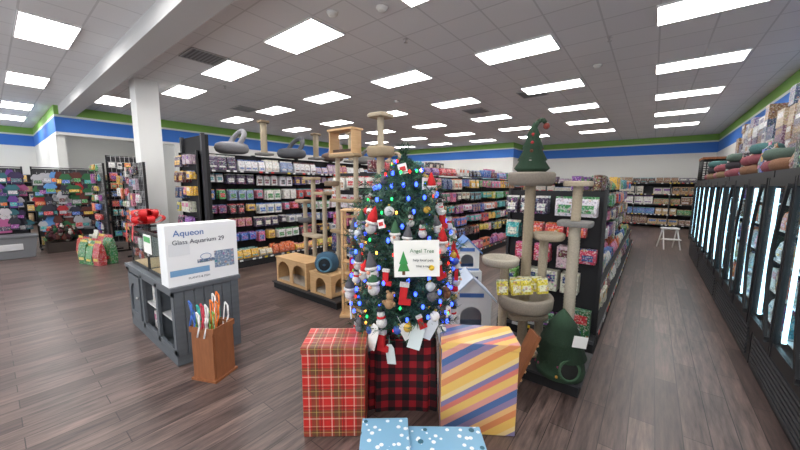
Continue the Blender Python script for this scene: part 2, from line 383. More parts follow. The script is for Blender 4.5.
endcap(G1,-7.75,-6.85,2.55,2.4,[.18,.55,.9,1.2,1.5,1.8,2.1],[ALL,WHT,PUR,GRN,ALL],(2,3,4,5,6))
for (nm,x0,y0,L,z,G) in (('stacked_goods',-3.75,4.2,8,2.03,G2),('stacked_goods',-.6,5.2,6.8,1.75,G3)):
    b=MB(nm); M=frame((x0,y0,z),(0,1,0),(1,0,0)); run(b,M,L,0,.26,.3,ALL+BRN,(.12,.26),'ppck',y0=.0,gap=.05); run(b,M,L,0,.3,.3,BRN+ALL,(.15,.3),'cck',y0=.25,gap=.08); b.done(parent=G)
def wallshelf(name,p,al,out,L,h,zs,pals,dp=.5,wr=(.2,.35),kinds='ppc'):
    g=MB(name); b=MB('packaged_goods'); M=frame(p,al,out)
    g.box(0,L,-.03,0,0,h,(50,50,54),SAT,M)
    n=max(1,round(L/1.2))
    for i in range(n+1): 
        xx=min(max(i*L/n,.02),L-.02); g.box(xx-.02,xx+.02,-dp,0,0,h,(60,60,66),PL,M)
    for r,z in enumerate(zs):
        g.box(0,L,-dp,-.03,z-.03,z,(50,50,54),SAT,M); rail(g,M,L,dp,z)
        zn=zs[r+1] if r+1<len(zs) else z+.4
        run(b,M,L,z,zn-z-.06,dp,pals[r%len(pals)],wr,kinds,y0=-dp+.16)
    G=g.done(); b.done(parent=G)
wallshelf('back_wall_shelving',(-5.8,18.97,0),(1,0,0),(0,-1,0),7.7,2.1,[.15,.6,1.05,1.5,2.0],[BRN,ALL+BRN,BRN+WHT,BRN+XMS,BRN+WHT])
wallshelf('back_corner_shelving',(-13.3,16.97,0),(1,0,0),(0,-1,0),7.2,2.0,[.15,.6,1.05,1.5,1.95],[BRN,ALL,WHT])
wallshelf('left_wall_shelving',(-13.97,4.6,0),(0,1,0),(1,0,0),11.6,2.1,[.15,.6,1.05,1.5,1.95],[ALL,BRN,WHT])
wallshelf('recess_shelving',(-18.9,1.75,0),(0,1,0),(1,0,0),2.6,2.1,[.15,.5,.85,1.2,1.55,1.9],[BRN,XMS,BRN],wr=(.16,.3),kinds='kcp')
wallshelf('far_wall_shelving',(-20.77,-3.5,0),(0,1,0),(1,0,0),4.8,2.1,[.15,.6,1.0,1.4,1.8],[BRN,ALL,BRN+PUR],wr=(.2,.35),kinds='kcp')
wallshelf('brown_wood_shelf_unit',(-15.2,1.35,0),(1,0,0),(0,-1,0),1.6,1.9,[.15,.5,.85,1.2,1.55],[BRN,BRN+XMS,BRN,ALL],dp=.4,wr=(.12,.24),kinds='kcp')
# ---------------------------------------------------------------- freezers
FX=.86; FH=1.97
for u in range(4):
    y0=2.36+u*2.34; L=2.3; dw=L/3
    f=MB('glass_door_freezer',(FX,y0,0)); D=.78
    K=(26,27,30)
    f.box(.06,D,0,L,0,.5,K,PL); f.box(.05,D,0,L,1.87,FH,K,PL); f.box(D-.05,D,0,L,.5,1.87,K,PL); f.box(.05,D,0,.04,.5,1.87,K,PL); f.box(.05,D,L-.04,L,.5,1.87,K,PL)
    f.box(D-.07,D-.05,.04,L-.04,.5,1.87,(230,240,245),FIN)
    for j in range(7): f.box(.045,.06,.1,L-.1,.06+j*.045,.085+j*.045,(60,62,66),PL)
    for i in range(3):
        a=i*dw+.008; e=(i+1)*dw-.008
        f.box(.01,.05,a,a+.035,.42,1.9,K,PL); f.box(.01,.05,e-.035,e,.42,1.9,K,PL)
        f.box(.015,.05,a+.035,e-.035,.42,.54,K,PL); f.box(.015,.05,a+.035,e-.035,1.82,1.9,K,PL)
        f.box(.022,.028,a+.035,e-.035,.54,1.82,(255,255,255),GL)
        f.box(.06,.085,e-.06,e-.038,.56,1.8,(255,255,255),LEDW)
        pts=[(-.03,a+.03+.17*math.sin(math.pi*t/12),.52+1.3*t/12) for t in range(13)]
        for p,q in zip(pts[:-1],pts[1:]):
            w=.02
            vs=[(x_,y_+dy,z_) for (_x,y_,z_) in (p,q) for x_ in (-.022,.0) for dy in (-w,w)]
            f.raw(vs,[(0,1,3,2),(4,6,7,5),(0,4,5,1),(2,3,7,6),(0,2,6,4),(1,5,7,3)],K,PL)
        for zz in (.52,1.8): f.box(-.02,.02,a+.015,a+.045,zz,zz+.04,K,PL)
        for z in (.58,.86,1.14,1.42,1.66):
            f.box(.09,D-.08,a+.02,e-.02,z-.012,z,(225,235,240),PL)
            for t in range(4):
                w=.15; M2=Matrix.Translation((.12,a+.1+t*.16,z))@Matrix.Rotation(math.radians(-90),4,'Z')
                (pouch if R.random()<.7 else carton)(f,M2,0,.03,0,w,.19,.09,R.choice(ALL+BRN+[(225,225,225)]*8),R.choice(ALL))
    f.done()
cols=[(80,125,125),(105,70,55),(165,100,110),(140,100,75),(190,170,140),(60,55,62),(150,80,90),(95,115,105),(140,112,85)]
y=2.65; it=0
while y<10.4:
    r=R.uniform(.15,.2); it+=1
    if it%3!=0:
        b=MB('round_pet_bed',(FX+.24,y,FH)); nst=R.choice([1,2,2,3])
        for k in range(nst):
            c=R.choice(cols)
            b.torus((0,0,.07+k*.13),r-.065,.068,c,CP,20,8); b.lathe([(.01,.03+k*.13),(r-.08,.03+k*.13),(r-.08,.07+k*.13),(.01,.09+k*.13)],col=tuple(min(255,int(q*1.25)) for q in c),mat=CP,seg=16)
    else:
        b=MB('pet_supply_packs',(FX+.22,y,FH),-90)
        for k in range(3):
            (pouch if k!=1 else carton)(b,None,-.13+.13*k,0,0,.125,R.uniform(.25,.4),.14,R.choice(VIV+cols),R.choice(ALL))
    b.done(); y+=2*r+.05
y=2.5
b=MB('stacked_cartons')
while y<10.2:
    w=R.uniform(.25,.45); z=FH+.002; top=R.uniform(2.7,3.1)
    while z<top:
        h=R.uniform(.14,.28); M=Matrix.Translation((FX+.62+.12,y+w/2,z))@Matrix.Rotation(math.radians(-90),4,'Z')
        carton(b,M,R.uniform(-.02,.02),R.uniform(-.03,.01),0,w-.04,h,.4,R.choice([(130,120,150),(175,175,182),(85,80,100),(150,115,80),(205,205,208),(75,90,120),(120,85,110),(190,170,140),(100,70,60)]),R.choice([(225,225,225),(80,70,110),(160,130,90)]))
        z+=h+.001
    y+=w+.03
b.done()
b=MB('wire_kennel',(FX+.05,10.75,FH+.012)); 
for i in range(10):
    t=i/9
    for (p,q) in (((t*.6,0,0),(t*.6,0,.5)),((t*.6,.8,0),(t*.6,.8,.5)),((0,t*.8,0),(0,t*.8,.5)),((.6,t*.8,0),(.6,t*.8,.5)),((0,t*.8,.5),(.6,t*.8,.5)),((0,0,t*.5),(0,.8,t*.5)),((0,0,t*.5),(.6,0,t*.5))):
        b.cyl(p,q,.011,col=(25,25,27),mat=PL,seg=5)
b.box(0,.6,0,.8,-.01,.03,(30,30,32),PL); b.box(-.02,.62,-.02,.82,.5,.55,(120,85,60),WB); b.done()
b=MB('folding_step_stool',(.5,12.3,0),20)
for s in (-1,1):
    b.cyl((s*.2,-.24,0),(s*.17,.0,.6),.018,col=(235,235,235)); b.cyl((s*.2,.24,0),(s*.17,.02,.6),.018,col=(235,235,235))
b.box(-.2,.2,-.1,.12,.58,.62,(240,240,240)); b.box(-.2,.2,-.24,-.07,.28,.31,(240,240,240)); b.box(-.18,.18,.14,.16,.24,.26,(235,235,235)); b.done(.004)
# ---------------------------------------------------------------- aquarium cabinet (left)
CX0,CX1,CY0,CY1,CH=-5.15,-3.54,1.0,1.62,.8
b=MB('aquarium_stand_cabinet',(CX0,CY0,0)); L=CX1-CX0; Dp=CY1-CY0
b.box(0,L,0,Dp,0,.1,(80,86,92),WG); b.box(-.02,L+.02,-.02,Dp+.02,CH-.04,CH,(80,80,80),WG)
b.box(0,L,Dp-.02,Dp,.1,CH-.04,(80,80,80),WG); b.box(0,.03,0,Dp,.1,CH-.04,(80,80,80),WG); b.box(L-.03,L,.02,Dp,.1,CH-.04,(80,80,80),WG)
for i in range(7): b.box(L,L+.008,.01+i*.088,.088+i*.088,.1,CH-.04,(80,80,80),WG)
for x in (0,.52,1.05,L-.07): b.box(x,x+.07,0,.03,.1,CH-.04,(80,80,80),WG)
b.box(0,L,0,.03,.1,.16,(80,80,80),WG); b.box(0,L,0,.03,CH-.1,CH-.04,(80,80,80),WG)
b.box(.55,.57,.03,Dp-.02,.1,CH-.04,(80,80,80),WG); b.box(1.07,1.09,.03,Dp-.02,.1,CH-.04,(80,80,80),WG); b.box(.03,L-.03,.04,Dp-.02,.4,.42,(205,205,205),SAT)
b.hole(Matrix.Translation((.08,-.015,.17)),0,.43,0,.52,.215,.26,.16,.2,.02,(80,80,80),WG); b.box(.1,.5,.004,.008,.2,.68,(110,115,120),WG)
b.ball((.48,-.03,.45),.015,(170,170,170),MT)
for k in range(4): carton(b,Matrix.Translation((.66+.1*k,.16,.42)),0,0,0,.09,.2,.15,R.choice(WHT),R.choice(ALL)); carton(b,Matrix.Translation((.66+.1*k,.16,.1)),0,0,0,.09,.2,.15,R.choice(ALL),R.choice(ALL))
b.done(.003)
def tank(name,x0,x1,y0,y1,z,h):
    b=MB(name,(x0,y0,z)); L=x1-x0; D=y1-y0; t=.008
    for a in ((0,L,0,t),(0,L,D-t,D),(0,t,t,D-t),(L-t,L,t,D-t)): b.box(*a,.02,h-.02,(255,255,255),GL)
    for zz in (0,h-.03):
        for a in ((-.006,L+.006,-.006,.014),(-.006,L+.006,D-.014,D+.006),(-.006,.014,.014,D-.014),(L-.014,L+.006,.014,D-.014)): b.box(*a,zz,zz+.03,(20,20,22),PL)
    for p in ((0,0),(L-.012,0),(0,D-.012),(L-.012,D-.012)): b.box(p[0],p[0]+.012,p[1],p[1]+.012,.02,h-.02,(40,40,44),PL)
    b.box(.01,L-.01,.01,D-.01,.004,.03,(190,160,120),WD); b.box(.0,L,.0,D,h-.004,h,(60,60,62),GL)
    b.box(.012,L-.012,D-.02,D-.012,.03,h-.05,(110,105,98),SAT)
    return b.done()
tank('glass_fish_tank',-5.1,-4.45,1.05,1.55,CH,.46)
tank('glass_fish_tank',-4.42,-3.82,1.05,1.55,CH,.46)
b=MB('aquarium_carton',(-3.63,1.3,CH),0); 
b.box(-.13,.07,-.32,.34,0,.6,(236,238,240),SAT); b.box(.07,.072,-.3,.05,.1,.16,(120,165,205),PL); b.box(.07,.072,.1,.3,.12,.3,(130,150,175),PK)
b.box(.07,.072,-.3,-.12,.3,.42,(222,226,230),PL)
pts=[(.073,.02+.05*math.cos(2*math.pi*t/16),.26+.03*math.sin(2*math.pi*t/16)) for t in range(17)]
b.tube(pts,.003,(90,130,180),PL,5); b.box(.07,.073,-.06,.1,.2,.235,(100,120,150),PK)
co=b.done(.004)
text(co,'Aqueon',(.073,-.12,.49),(90,0,90),.085,(60,110,175)); text(co,'Glass Aquarium 29',(.073,-.03,.41),(90,0,90),.062,(70,80,95)); text(co,'PLANTS & FISH',(.073,-.05,.05),(90,0,90),.03,(120,130,140))
b=MB('price_card',(-4.2,1.0,CH+.25)); b.box(-.13,.13,-.004,.0,0,.2,(240,240,235),SAT); b.box(-.11,.11,-.006,-.004,.12,.18,(70,170,90),PL); b.box(-.02,.02,-.006,.002,-.03,0,(200,200,200)); b.done()
def bow(name,loc,s,col,rz=0):
    b=MB(name,loc,rz)
    for k in range(20):
        ring=k//7; a=(k%7)*2*math.pi/7+ring*.45; el=(.15,.7,1.25)[ring]; r=(.2,.19,.15)[ring]*s
        M=Matrix.Translation((0,0,.03*s))@Matrix.Rotation(a,4,'Z')@Matrix.Rotation(-el,4,'Y')
        n=12; vs=[];fs=[]
        for t in range(n+1):
            th=2*math.pi*t/n; x=r*.5*(1-math.cos(th)); z=.05*s*math.sin(th)
            for yy in (-.04*s,.04*s): vs.append((x,yy,z))
        for t in range(n): fs.append((2*t,2*t+1,2*t+3,2*t+2))
        b.raw(vs,fs,col,PL,M,True)
    for s2 in (-1,1): b.raw([(s2*.02,-.06*s,.03),(s2*.08,-.06*s,.03),(s2*.16,-.17*s,-.005),(s2*.16,-.19*s,-.2),(s2*.1,-.19*s,-.17),(s2*.1,-.17*s,-.005)],[(0,1,2,5),(5,2,3,4)],col,PL)
    b.ball((0,0,.05*s),.04*s,col,PL)
    return b.done()
bow('red_gift_bow',(-4.98,1.2,CH+.5),1.0,(205,22,28))
b=MB('wooden_stick_bin',(-3.14,1.18,0),24)
q=.115
for s in (-1,1):
    b.box(-q,q,s*q-.008,s*q+.008,.02,.5,(0,0,0),WB); b.box(s*q-.008,s*q+.008,-q+.008,q-.008,.02,.5,(0,0,0),WB)
b.box(-q+.01,q-.01,-q+.01,q-.01,.02,.04,(0,0,0),WB)
b.box(-q-.02,q+.02,-q-.02,q+.02,0,.02,(0,0,0),WB)
for s in (-1,1):
    b.box(-q-.015,q+.015,s*(q+.01)-.005,s*(q+.01)+.005,.46,.51,(0,0,0),WB); b.box(s*(q+.01)-.005,s*(q+.01)+.005,-q-.005,q+.005,.46,.51,(0,0,0),WB)
for k in range(17):
    x,y=R.uniform(-.08,.08),R.uniform(-.08,.08); x2,y2=x*1.9,y*1.9; h=R.uniform(.58,.78); c=R.choice([(235,235,235),(60,170,160),(230,120,50),(70,110,190),(220,200,80),(130,180,90),(200,60,80),(235,235,235)])
    b.cyl((x*.7,y*.7,.05),(x2,y2,h),.006,.005,c,PL,6)
    b.tube([(x2,y2,h),(x2+.03,y2,h-.03),(x2+.05,y2-.02,h-.12),(x2+.03,y2-.03,h-.22)],.008,c,FB,6)
b.done()
# ---------------------------------------------------------------- left displays
def slatrack(name,p,al,out,L,h,pal,hw=(.1,.18)):
    b=MB(name); M=frame(p,al,out)
    n=int(L/.1)
    for i in range(n+1): b.cyl((i*L/n,0,.1),(i*L/n,0,h),.004,col=(190,190,192),mat=MT,seg=5,M=M)
    for i in range(int(h/.15)): b.cyl((0,0,.12+i*.15),(L,0,.12+i*.15),.004,col=(190,190,192),mat=MT,seg=5,M=M)
    b.box(0,L,.02,.03,.1,h,(40,40,44),SAT,M)
    for x in (0,L):
        b.box(x-.015,x+.015,-.25,.25,0,.04,BLK,PL,M); b.box(x-.015,x+.015,-.015,.015,0,h,BLK,PL,M)
    z=.25
    while z<h-.2:
        hh=R.uniform(.2,.3); run(b,M,L,z,hh,.02,pal,hw,'ppck',y0=-.12,hang=True,gap=.02); z+=hh+.02
    return b.done()
slatrack('toy_grid_rack',(-12.0,2.1,0),(0,.999,0),(1,0,0),.9,2.55,VIV)
slatrack('toy_grid_rack',(-12.3,1.9,0),(1,0,0),(0,-1,0),1.0,2.3,VIV)
slatrack('leash_grid_rack',(-8.6,1.9,0),(1,0,0),(0,-1,0),.8,2.2,WHT+[(40,40,50),(30,30,40),(180,50,50)],(.06,.12))
slatrack('collar_grid_rack',(-10.9,2.2,0),(1,0,0),(0,-1,0),1.0,2.1,ALL,(.06,.12))
def garment(b,M,x,y,z,w,h,col,col2):
    pts=[(-.5,0),(-.42,.55),(-.6,.5),(-.66,.66),(-.36,.98),(-.14,1),(0,.93),(.14,1),(.36,.98),(.66,.66),(.6,.5),(.42,.55),(.5,0)]
    vs=[(x+p[0]*w,y-.02,z+p[1]*h) for p in pts]+[(x+p[0]*w,y+.02,z+p[1]*h) for p in pts]; n=len(pts)
    b.raw(vs,[tuple(range(n)),tuple(reversed(range(n,2*n)))]+[(i,i+n,(i+1)%n+n,(i+1)%n) for i in range(n)],col,FB,M)
    b.box(x-.4*w,x+.4*w,y-.024,y-.02,z+.15*h,z+.45*h,col2,PK,M)
    b.cyl((x,y,z+h),(x,y,z+h+.06),.004,col=(200,200,200),mat=MT,seg=5,M=M)
for (px,py,pl) in ((-13.2,-.6,[(100,65,135),(170,90,135),(60,50,80),(55,100,110),(50,50,60),(190,185,190)]),(-12.9,.75,[(90,140,195),(165,50,55),(50,100,65),(50,50,62),(90,50,45),(170,170,175)])):
    b=MB('pet_clothing_rack'); M=frame((px,py,0),(0,1,0),(1,0,0))
    for x in (0,1.2):
        b.cyl((x,0,0),(x,0,2.2),.018,col=(60,60,62),mat=MT,M=M); b.box(x-.02,x+.02,-.3,.3,0,.04,(50,50,52),PL,M)
    b.box(0,1.2,.04,.06,.1,2.15,(58,58,62),SAT,M)
    for z in (2.18,1.6,1.1): b.cyl((0,0,z),(1.2,0,z),.014,col=(90,90,92),mat=MT,M=M)
    for z,h in ((1.72,.36),(1.45,.3),(1.15,.34),(.85,.3),(.5,.36)):
        x=.08
        while x<1.17:
            garment(b,M,x,-.1-R.uniform(0,.15),z+R.uniform(-.05,.06),R.uniform(.12,.24),h*R.uniform(.7,1.1),R.choice(pl),R.choice(pl+VIV)); x+=R.uniform(.08,.17)
    b.box(0,1.2,-.3,.2,.1,.13,(60,60,64),PL,M)
    run(b,M,1.2,.13,.3,.3,XMS+BRN,(.15,.25),'pc',y0=-.15)
    b.done()
b=MB('grey_storage_bin',(-11.9,.2,0),90); b.raw([(-.38,-.24,0),(.38,-.24,0),(.38,.24,0),(-.38,.24,0),(-.44,-.29,.5),(.44,-.29,.5),(.44,.29,.5),(-.44,.29,.5)],[(0,3,2,1),(0,1,5,4),(1,2,6,5),(2,3,7,6),(3,0,4,7),(4,5,6,7)],(120,122,126),PL)
b.box(-.46,.46,-.31,.31,.48,.53,(90,92,96),PL); b.box(-.2,.2,-.29,-.265,.2,.35,(200,200,202),PL); b.done(.01)
b=MB('holiday_plush_pile',(-12.2,1.15,0)); b.box(-.3,.3,-.35,.35,0,.25,(60,50,45),PL)
for k in range(60):
    x,y=R.uniform(-.28,.28),R.uniform(-.33,.33); z=.28+R.uniform(0,.5)*(1-abs(y)/.45); r=R.uniform(.04,.075); c=R.choice([(170,35,40),(35,85,50),(100,55,45),(205,200,190),(80,35,45),(50,60,50)])
    b.ball((x,y,z),r,c,CP,8,1.2); b.ball((x,y,z+r*1.5),r*.6,c,CP,8)
b.done()
def standbags(name,x,y,rz,n,cols):
    b=MB(name,(x,y,0),rz)
    for row in range(2):
        for k in range(n):
            M=Matrix.Translation((-.17*n/1.4+.24*k,-.12+row*.2,.0))@Matrix.Rotation(R.uniform(-.2,.2),4,'Z')
            pouch(b,M,0,0,0,.23,R.uniform(.42,.56)+.1*row,.16,cols[(k+row)%len(cols)],R.choice([(230,230,220),(220,190,60),(190,40,45)]))
    return b.done()
standbags('pet_food_bags',-9.55,1.45,20,3,[(40,125,60),(60,145,75),(185,45,45)])
standbags('pet_food_bags',-10.5,1.5,15,3,[(190,50,45),(40,110,55),(205,205,190)])
# ---------------------------------------------------------------- cat furniture
BE=(205,190,165); GY=(150,148,145)
def post(b,x,y,z0,z1,r=.05,col=BE):
    n=max(2,int((z1-z0)/.03)); prof=[]
    for i in range(n+1):
        z=z0+(z1-z0)*i/n; prof.append((r,z)); 
        if i<n: prof.append((r*.93,z+(z1-z0)/n*.5))
    b.lathe(prof,(x,y,0),col,CP,14)
def plate(b,x,y,z,w,d,col=BE,t=.05):
    n=24; vs=[];fs=[]
    for zz,k in ((0,.96),(t*.3,1),(t*.8,1),(t,.95)):
        for i in range(n):
            a=2*math.pi*i/n; c_,s_=math.cos(a),math.sin(a); p=.35
            vs.append((x+w/2*k*math.copysign(abs(c_)**p,c_),y+d/2*k*math.copysign(abs(s_)**p,s_),z+zz))
    for j in range(3):
        for i in range(n): k=(i+1)%n; fs.append((j*n+i,j*n+k,(j+1)*n+k,(j+1)*n+i))
    fs.append(tuple(reversed(range(n)))); fs.append(tuple(3*n+i for i in range(n)))
    b.raw(vs,fs,col,CP)
def cup(b,x,y,z,r,h,col=BE):
    b.lathe([(.01,0),(r*.85,0),(r*.97,h*.25),(r,h*.85),(r*.95,h),(r*.8,h*.95),(r*.75,h*.35),(.01,h*.25)],(x,y,z),col,CP,24)
b=MB('display_platform'); b.box(-1.36,-.36,2.95,3.6,0,.1,BLK,SAT); b.box(-1.38,-.34,2.93,3.62,.1,.12,(50,50,54),PL); b.done()
b=MB('display_platform'); b.box(-5.1,-3.45,2.95,3.62,0,.1,BLK,SAT); b.box(-5.12,-3.43,2.93,3.62,.1,.12,(50,50,54),PL); b.done()
b=MB('cat_tree',(-.95,3.26,.122),38)
plate(b,0,0,0,.46,.36); post(b,.02,.02,.05,1.68,.05,(180,165,140)); cup(b,.02,.02,1.68,.22,.13,(150,140,128))
post(b,.2,.05,.05,1.15,.045,(200,188,165)); cup(b,.22,.0,1.15,.15,.07); post(b,-.2,.0,.05,.9,.045); cup(b,-.26,-.04,.9,.18,.08,(200,192,175))
cup(b,-.02,-.1,.48,.26,.15,(165,155,140)); plate(b,.05,.05,.34,.4,.3)
CT=b.done()
b=MB('cat_tree',(-.56,3.46,.122),0)
plate(b,0,.0,0,.3,.26,GY); post(b,0,0,.05,1.3,.055,(215,205,185)); plate(b,0,0,1.3,.3,.26,GY); post(b,.0,0,1.35,1.68,.045); plate(b,0,0,1.68,.24,.22,BE)
b.done()
b=MB('plush_tree_hat',(-.95,3.26,1.94),38)
b.lathe([(.13,-.0),(.165,.03),(.12,.1),(.135,.11),(.085,.21),(.1,.22),(.055,.33),(.065,.34),(.02,.44),(.001,.47)],(.02,.02,0),(50,80,58),CP,18)
b.tube([(.02,.02,.4),(.05,.0,.47),(.09,0,.49),(.12,0,.46)],.02,(50,75,55),CP); b.ball((.13,0,.43),.03,(150,70,60),CP)
for k in range(14): b.ball((.02+.13*math.cos(k*2.1)*(1-k/18),.02+.13*math.sin(k*2.1)*(1-k/18),.06+.026*k),.018,R.choice([(180,50,50),(110,70,50),(210,205,195)]),CP,8)
b.done()
b=MB('tree_shaped_cat_cave',(-.535,3.07,.122),38)
b.lathe([(.01,0),(.195,0),(.205,.06),(.18,.18),(.21,.18),(.155,.31),(.18,.315),(.11,.45),(.12,.455),(.04,.56),(.001,.6)],(0,0,0),(52,84,60),CP,20)
MM=Matrix.Translation((-.02,-.175,.12))@Matrix.Rotation(math.radians(80),4,'X')
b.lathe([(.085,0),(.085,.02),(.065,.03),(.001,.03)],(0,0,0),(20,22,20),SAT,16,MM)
b.torus((0,0,.02),.085,.014,(60,92,66),CP,18,6,MM)
b.box(-.06,.06,-.19,-.185,.33,.43,(235,235,232),SAT,Matrix.Rotation(.15,4,'Y'))
for k in range(34):
    t=R.uniform(.05,.5); a=R.uniform(0,6.28); r=.22-.2*t/.6*.85; b.ball((r*math.cos(a),r*math.sin(a),t),.013,R.choice([(180,60,50),(200,150,60),(200,200,200),(150,60,100)]),PL,6)
b.done()
b=MB('yellow_treat_packs',(-.95,3.26,.132),38); 
for k in range(9): pouch(b,Matrix.Rotation(R.uniform(-.15,.15),4,'Z')@Matrix.Rotation(R.uniform(-.15,.15),4,'Y'),-.17+.04*k,-.13+R.uniform(-.06,.06),.635,.11,.15,.04,(225,210,60),(235,235,200))
b.done(parent=CT)
b=MB('wooden_pet_ramp',(-.86,2.72,0),38); M=Matrix.Rotation(math.radians(22),4,'Y')
b.box(-.03,.0,-.09,.09,.0,.56,(0,0,0),WB,M)
for k in range(6): b.box(0,.012,-.09,.09,.05+k*.085,.07+k*.085,(0,0,0),WD,M)
b.done()
def house(name,loc,rz,w,d,h,C,RF):
    b=MB(name,loc,rz)
    b.hole(Matrix.Translation((0,-d/2,.03)),-w/2,w/2,0,h,0,h*.44,w*.27,h*.36,.015,C,SAT)
    b.box(-w/2,w/2,d/2-.015,d/2,.03,h+.03,C,SAT); b.box(-w/2,-w/2+.015,-d/2+.015,d/2-.015,.03,h+.03,C,SAT); b.box(w/2-.015,w/2,-d/2+.015,d/2-.015,.03,h+.03,C,SAT); b.box(-w/2,w/2,-d/2,d/2,0,.03,RF,SAT)
    zt=h+.03; rr=w*.48
    for yy in (-d/2,d/2-.015): b.raw([(-w/2,yy,zt),(w/2,yy,zt),(0,yy,zt+rr),(-w/2,yy+.015,zt),(w/2,yy+.015,zt),(0,yy+.015,zt+rr)],[(0,1,2),(3,5,4),(0,2,5,3),(1,4,5,2)],C,SAT)
    for s in (-1,1):
        vs=[(s*w*.6,-d/2-.04,zt-w*.1),(0,-d/2-.04,zt+rr),(0,d/2+.04,zt+rr),(s*w*.6,d/2+.04,zt-w*.1)]; b.raw(vs+[(x,y,z+.025) for x,y,z in vs],[(0,1,2,3),(4,7,6,5),(0,4,5,1),(1,5,6,2),(2,6,7,3),(3,7,4,0)],RF,SAT)
    b.box(-w*.3,w*.3,-d/2-.004,-d/2,zt+.0,zt+.05,(80,120,190),PL)
    return b.done()
house('pet_house',(-1.72,3.6,0),38,.48,.42,.45,(238,240,244),(195,208,228))
b=MB('white_pet_bed_carton',(-2.05,4.15,0),38); b.box(-.2,.2,-.2,.2,0,.62,(225,228,232),SAT); b.box(-.15,.15,-.203,-.2,.1,.4,(120,150,200),PK); b.box(-.15,.15,-.203,-.2,.45,.55,(70,90,140),PK); b.done(.004)
house('pet_house',(-2.05,4.15,.622),38,.34,.3,.24,(238,238,235),(110,145,200))
def woodbox(name,loc,w,d,h,nh,r):
    b=MB(name,loc)
    for i in range(nh):
        x0=-w/2+i*w/nh; b.hole(Matrix.Translation((0,-d/2,0)),x0,x0+w/nh,0,h,x0+w/nh/2,h*.48,r,h*.38,.018,(0,0,0),WD)
    b.box(-w/2,w/2,d/2-.015,d/2,0,h,(0,0,0),WD); b.box(-w/2,w/2,-d/2+.018,d/2-.015,0,.015,(0,0,0),WD); b.box(-w/2-.01,w/2+.01,-d/2-.01,d/2+.01,h,h+.02,(0,0,0),WD)
    b.box(-w/2,-w/2+.015,-d/2+.018,d/2-.015,.015,h,(0,0,0),WD)
    b.hole(Matrix.Translation((w/2,0,0))@Matrix.Rotation(math.radians(90),4,'Z'),-d/2+.018,d/2-.015,.0,h,0,h*.5,min(r,d*.3),h*.3,.015,(0,0,0),WD)
    b.box(-w/2+.02,w/2-.02,-d/2+.03,d/2-.03,.015,.05,(215,205,190),CP)
    return b.done()
woodbox('wooden_cat_condo',(-4.62,3.17,.122),.85,.38,.42,2,.17)
woodbox('wooden_cat_condo',(-3.85,3.17,.122),.5,.38,.32,1,.12)
b=MB('blue_cat_cave',(-3.92,3.17,.464),38)
b.lathe([(.01,0),(.14,0),(.18,.06),(.19,.13),(.155,.23),(.09,.28),(.001,.3)],(0,0,0),(60,100,130),CP,20)
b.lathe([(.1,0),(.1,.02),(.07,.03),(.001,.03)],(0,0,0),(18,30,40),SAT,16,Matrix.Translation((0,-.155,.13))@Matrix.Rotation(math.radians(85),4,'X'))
b.torus((0,0,0),.105,.018,(90,140,170),CP,18,6,Matrix.Translation((0,-.175,.13))@Matrix.Rotation(math.radians(85),4,'X')); b.done()
b=MB('cat_tree',(-4.7,3.5,.122)); 
plate(b,0,.03,0,.9,.1)
for (x,z) in ((-.25,1.35),(0,1.75),(.3,1.5)): post(b,x,.03,.0,z,.04); plate(b,x,-.0,z,.28,.22,(190,170,140))
plate(b,.02,0,.75,.5,.18); cup(b,-.2,-.02,1.0,.13,.09,(120,120,125)); b.done()
b=MB('cat_tree',(-3.85,3.5,.122))
for (x,z) in ((-.2,2.1),(.22,2.1)): post(b,x,.03,0,z,.04)
for z in (.9,1.4,2.1): plate(b,.01,-.0,z,.6,.22,(185,160,125))
b.box(-.25,.27,-.1,.1,2.15,2.17,(0,0,0),WD); b.box(-.25,-.23,-.1,.1,2.17,2.5,(0,0,0),WD); b.box(.25,.27,-.1,.1,2.17,2.5,(0,0,0),WD); b.box(-.27,.29,-.12,.12,2.5,2.53,(0,0,0),WD); b.box(-.2,.2,-.06,.08,2.175,2.22,(90,70,60),CP)
cup(b,.3,-.02,1.05,.13,.08,(200,185,160)); cup(b,-.28,-.02,1.65,.13,.08,(140,120,100)); b.done()
b=MB('cat_tree',(-3.14,3.55,0)); plate(b,0,0,0,.36,.36); post(b,0,0,.05,2.2,.06); cup(b,0,0,2.2,.2,.14,(185,165,135)); post(b,0,0,2.28,2.75,.05); plate(b,0,0,2.75,.3,.3); cup(b,-.02,-.08,1.3,.2,.1); plate(b,.08,.05,1.75,.36,.3,(160,130,100)); b.done()
b=MB('wooden_cat_ladder',(-3.12,2.95,0),38)
for x in (-.13,.13): b.box(x-.015,x+.015,-.02,.03,0,1.45,(0,0,0),WD); b.box(x-.015,x+.015,.22,.26,0,1.45,(0,0,0),WD)
for k in range(7): b.box(-.13,.13,-.03 if k%2 else .1,.12 if k%2 else .26,.15+k*.2,.17+k*.2,(0,0,0),WD)
b.box(-.15,.15,-.03,.27,1.45,1.47,(0,0,0),WD); b.box(-.17,.17,-.06,.3,0,.03,(0,0,0),WD); b.done()
for (y,h) in ((4.0,.72),(5.45,.62),(6.7,.8),(8.0,.6)):
    b=MB('scratching_post',(-7.1,y,2.45)); plate(b,0,0,0,.34,.34,GY); post(b,0,0,.05,h,.075,(190,175,150)); plate(b,0,0,h,.22,.22,(150,130,105)); b.done(parent=G1)
for (y,r,c) in ((3.3,.33,(150,150,155)),(4.75,.34,(105,107,113)),(6.05,.3,(120,100,90)),(7.35,.32,(140,138,135)),(8.7,.3,(170,150,130))):
    b=MB('plush_cat_bed',(-7.15,y,2.45)); b.torus((0,0,.1),r-.09,.1,c,CP,20,8,zs=1.1); b.lathe([(.01,.03),(r-.1,.03),(r-.1,.08),(.01,.1)],col=(215,210,200),mat=CP); 
    b.torus((0,0,0),r-.08,.055,c,CP,20,8,Matrix.Translation((0,r*.3,.26))@Matrix.Rotation(math.radians(60),4,'X')); b.done(parent=G1)
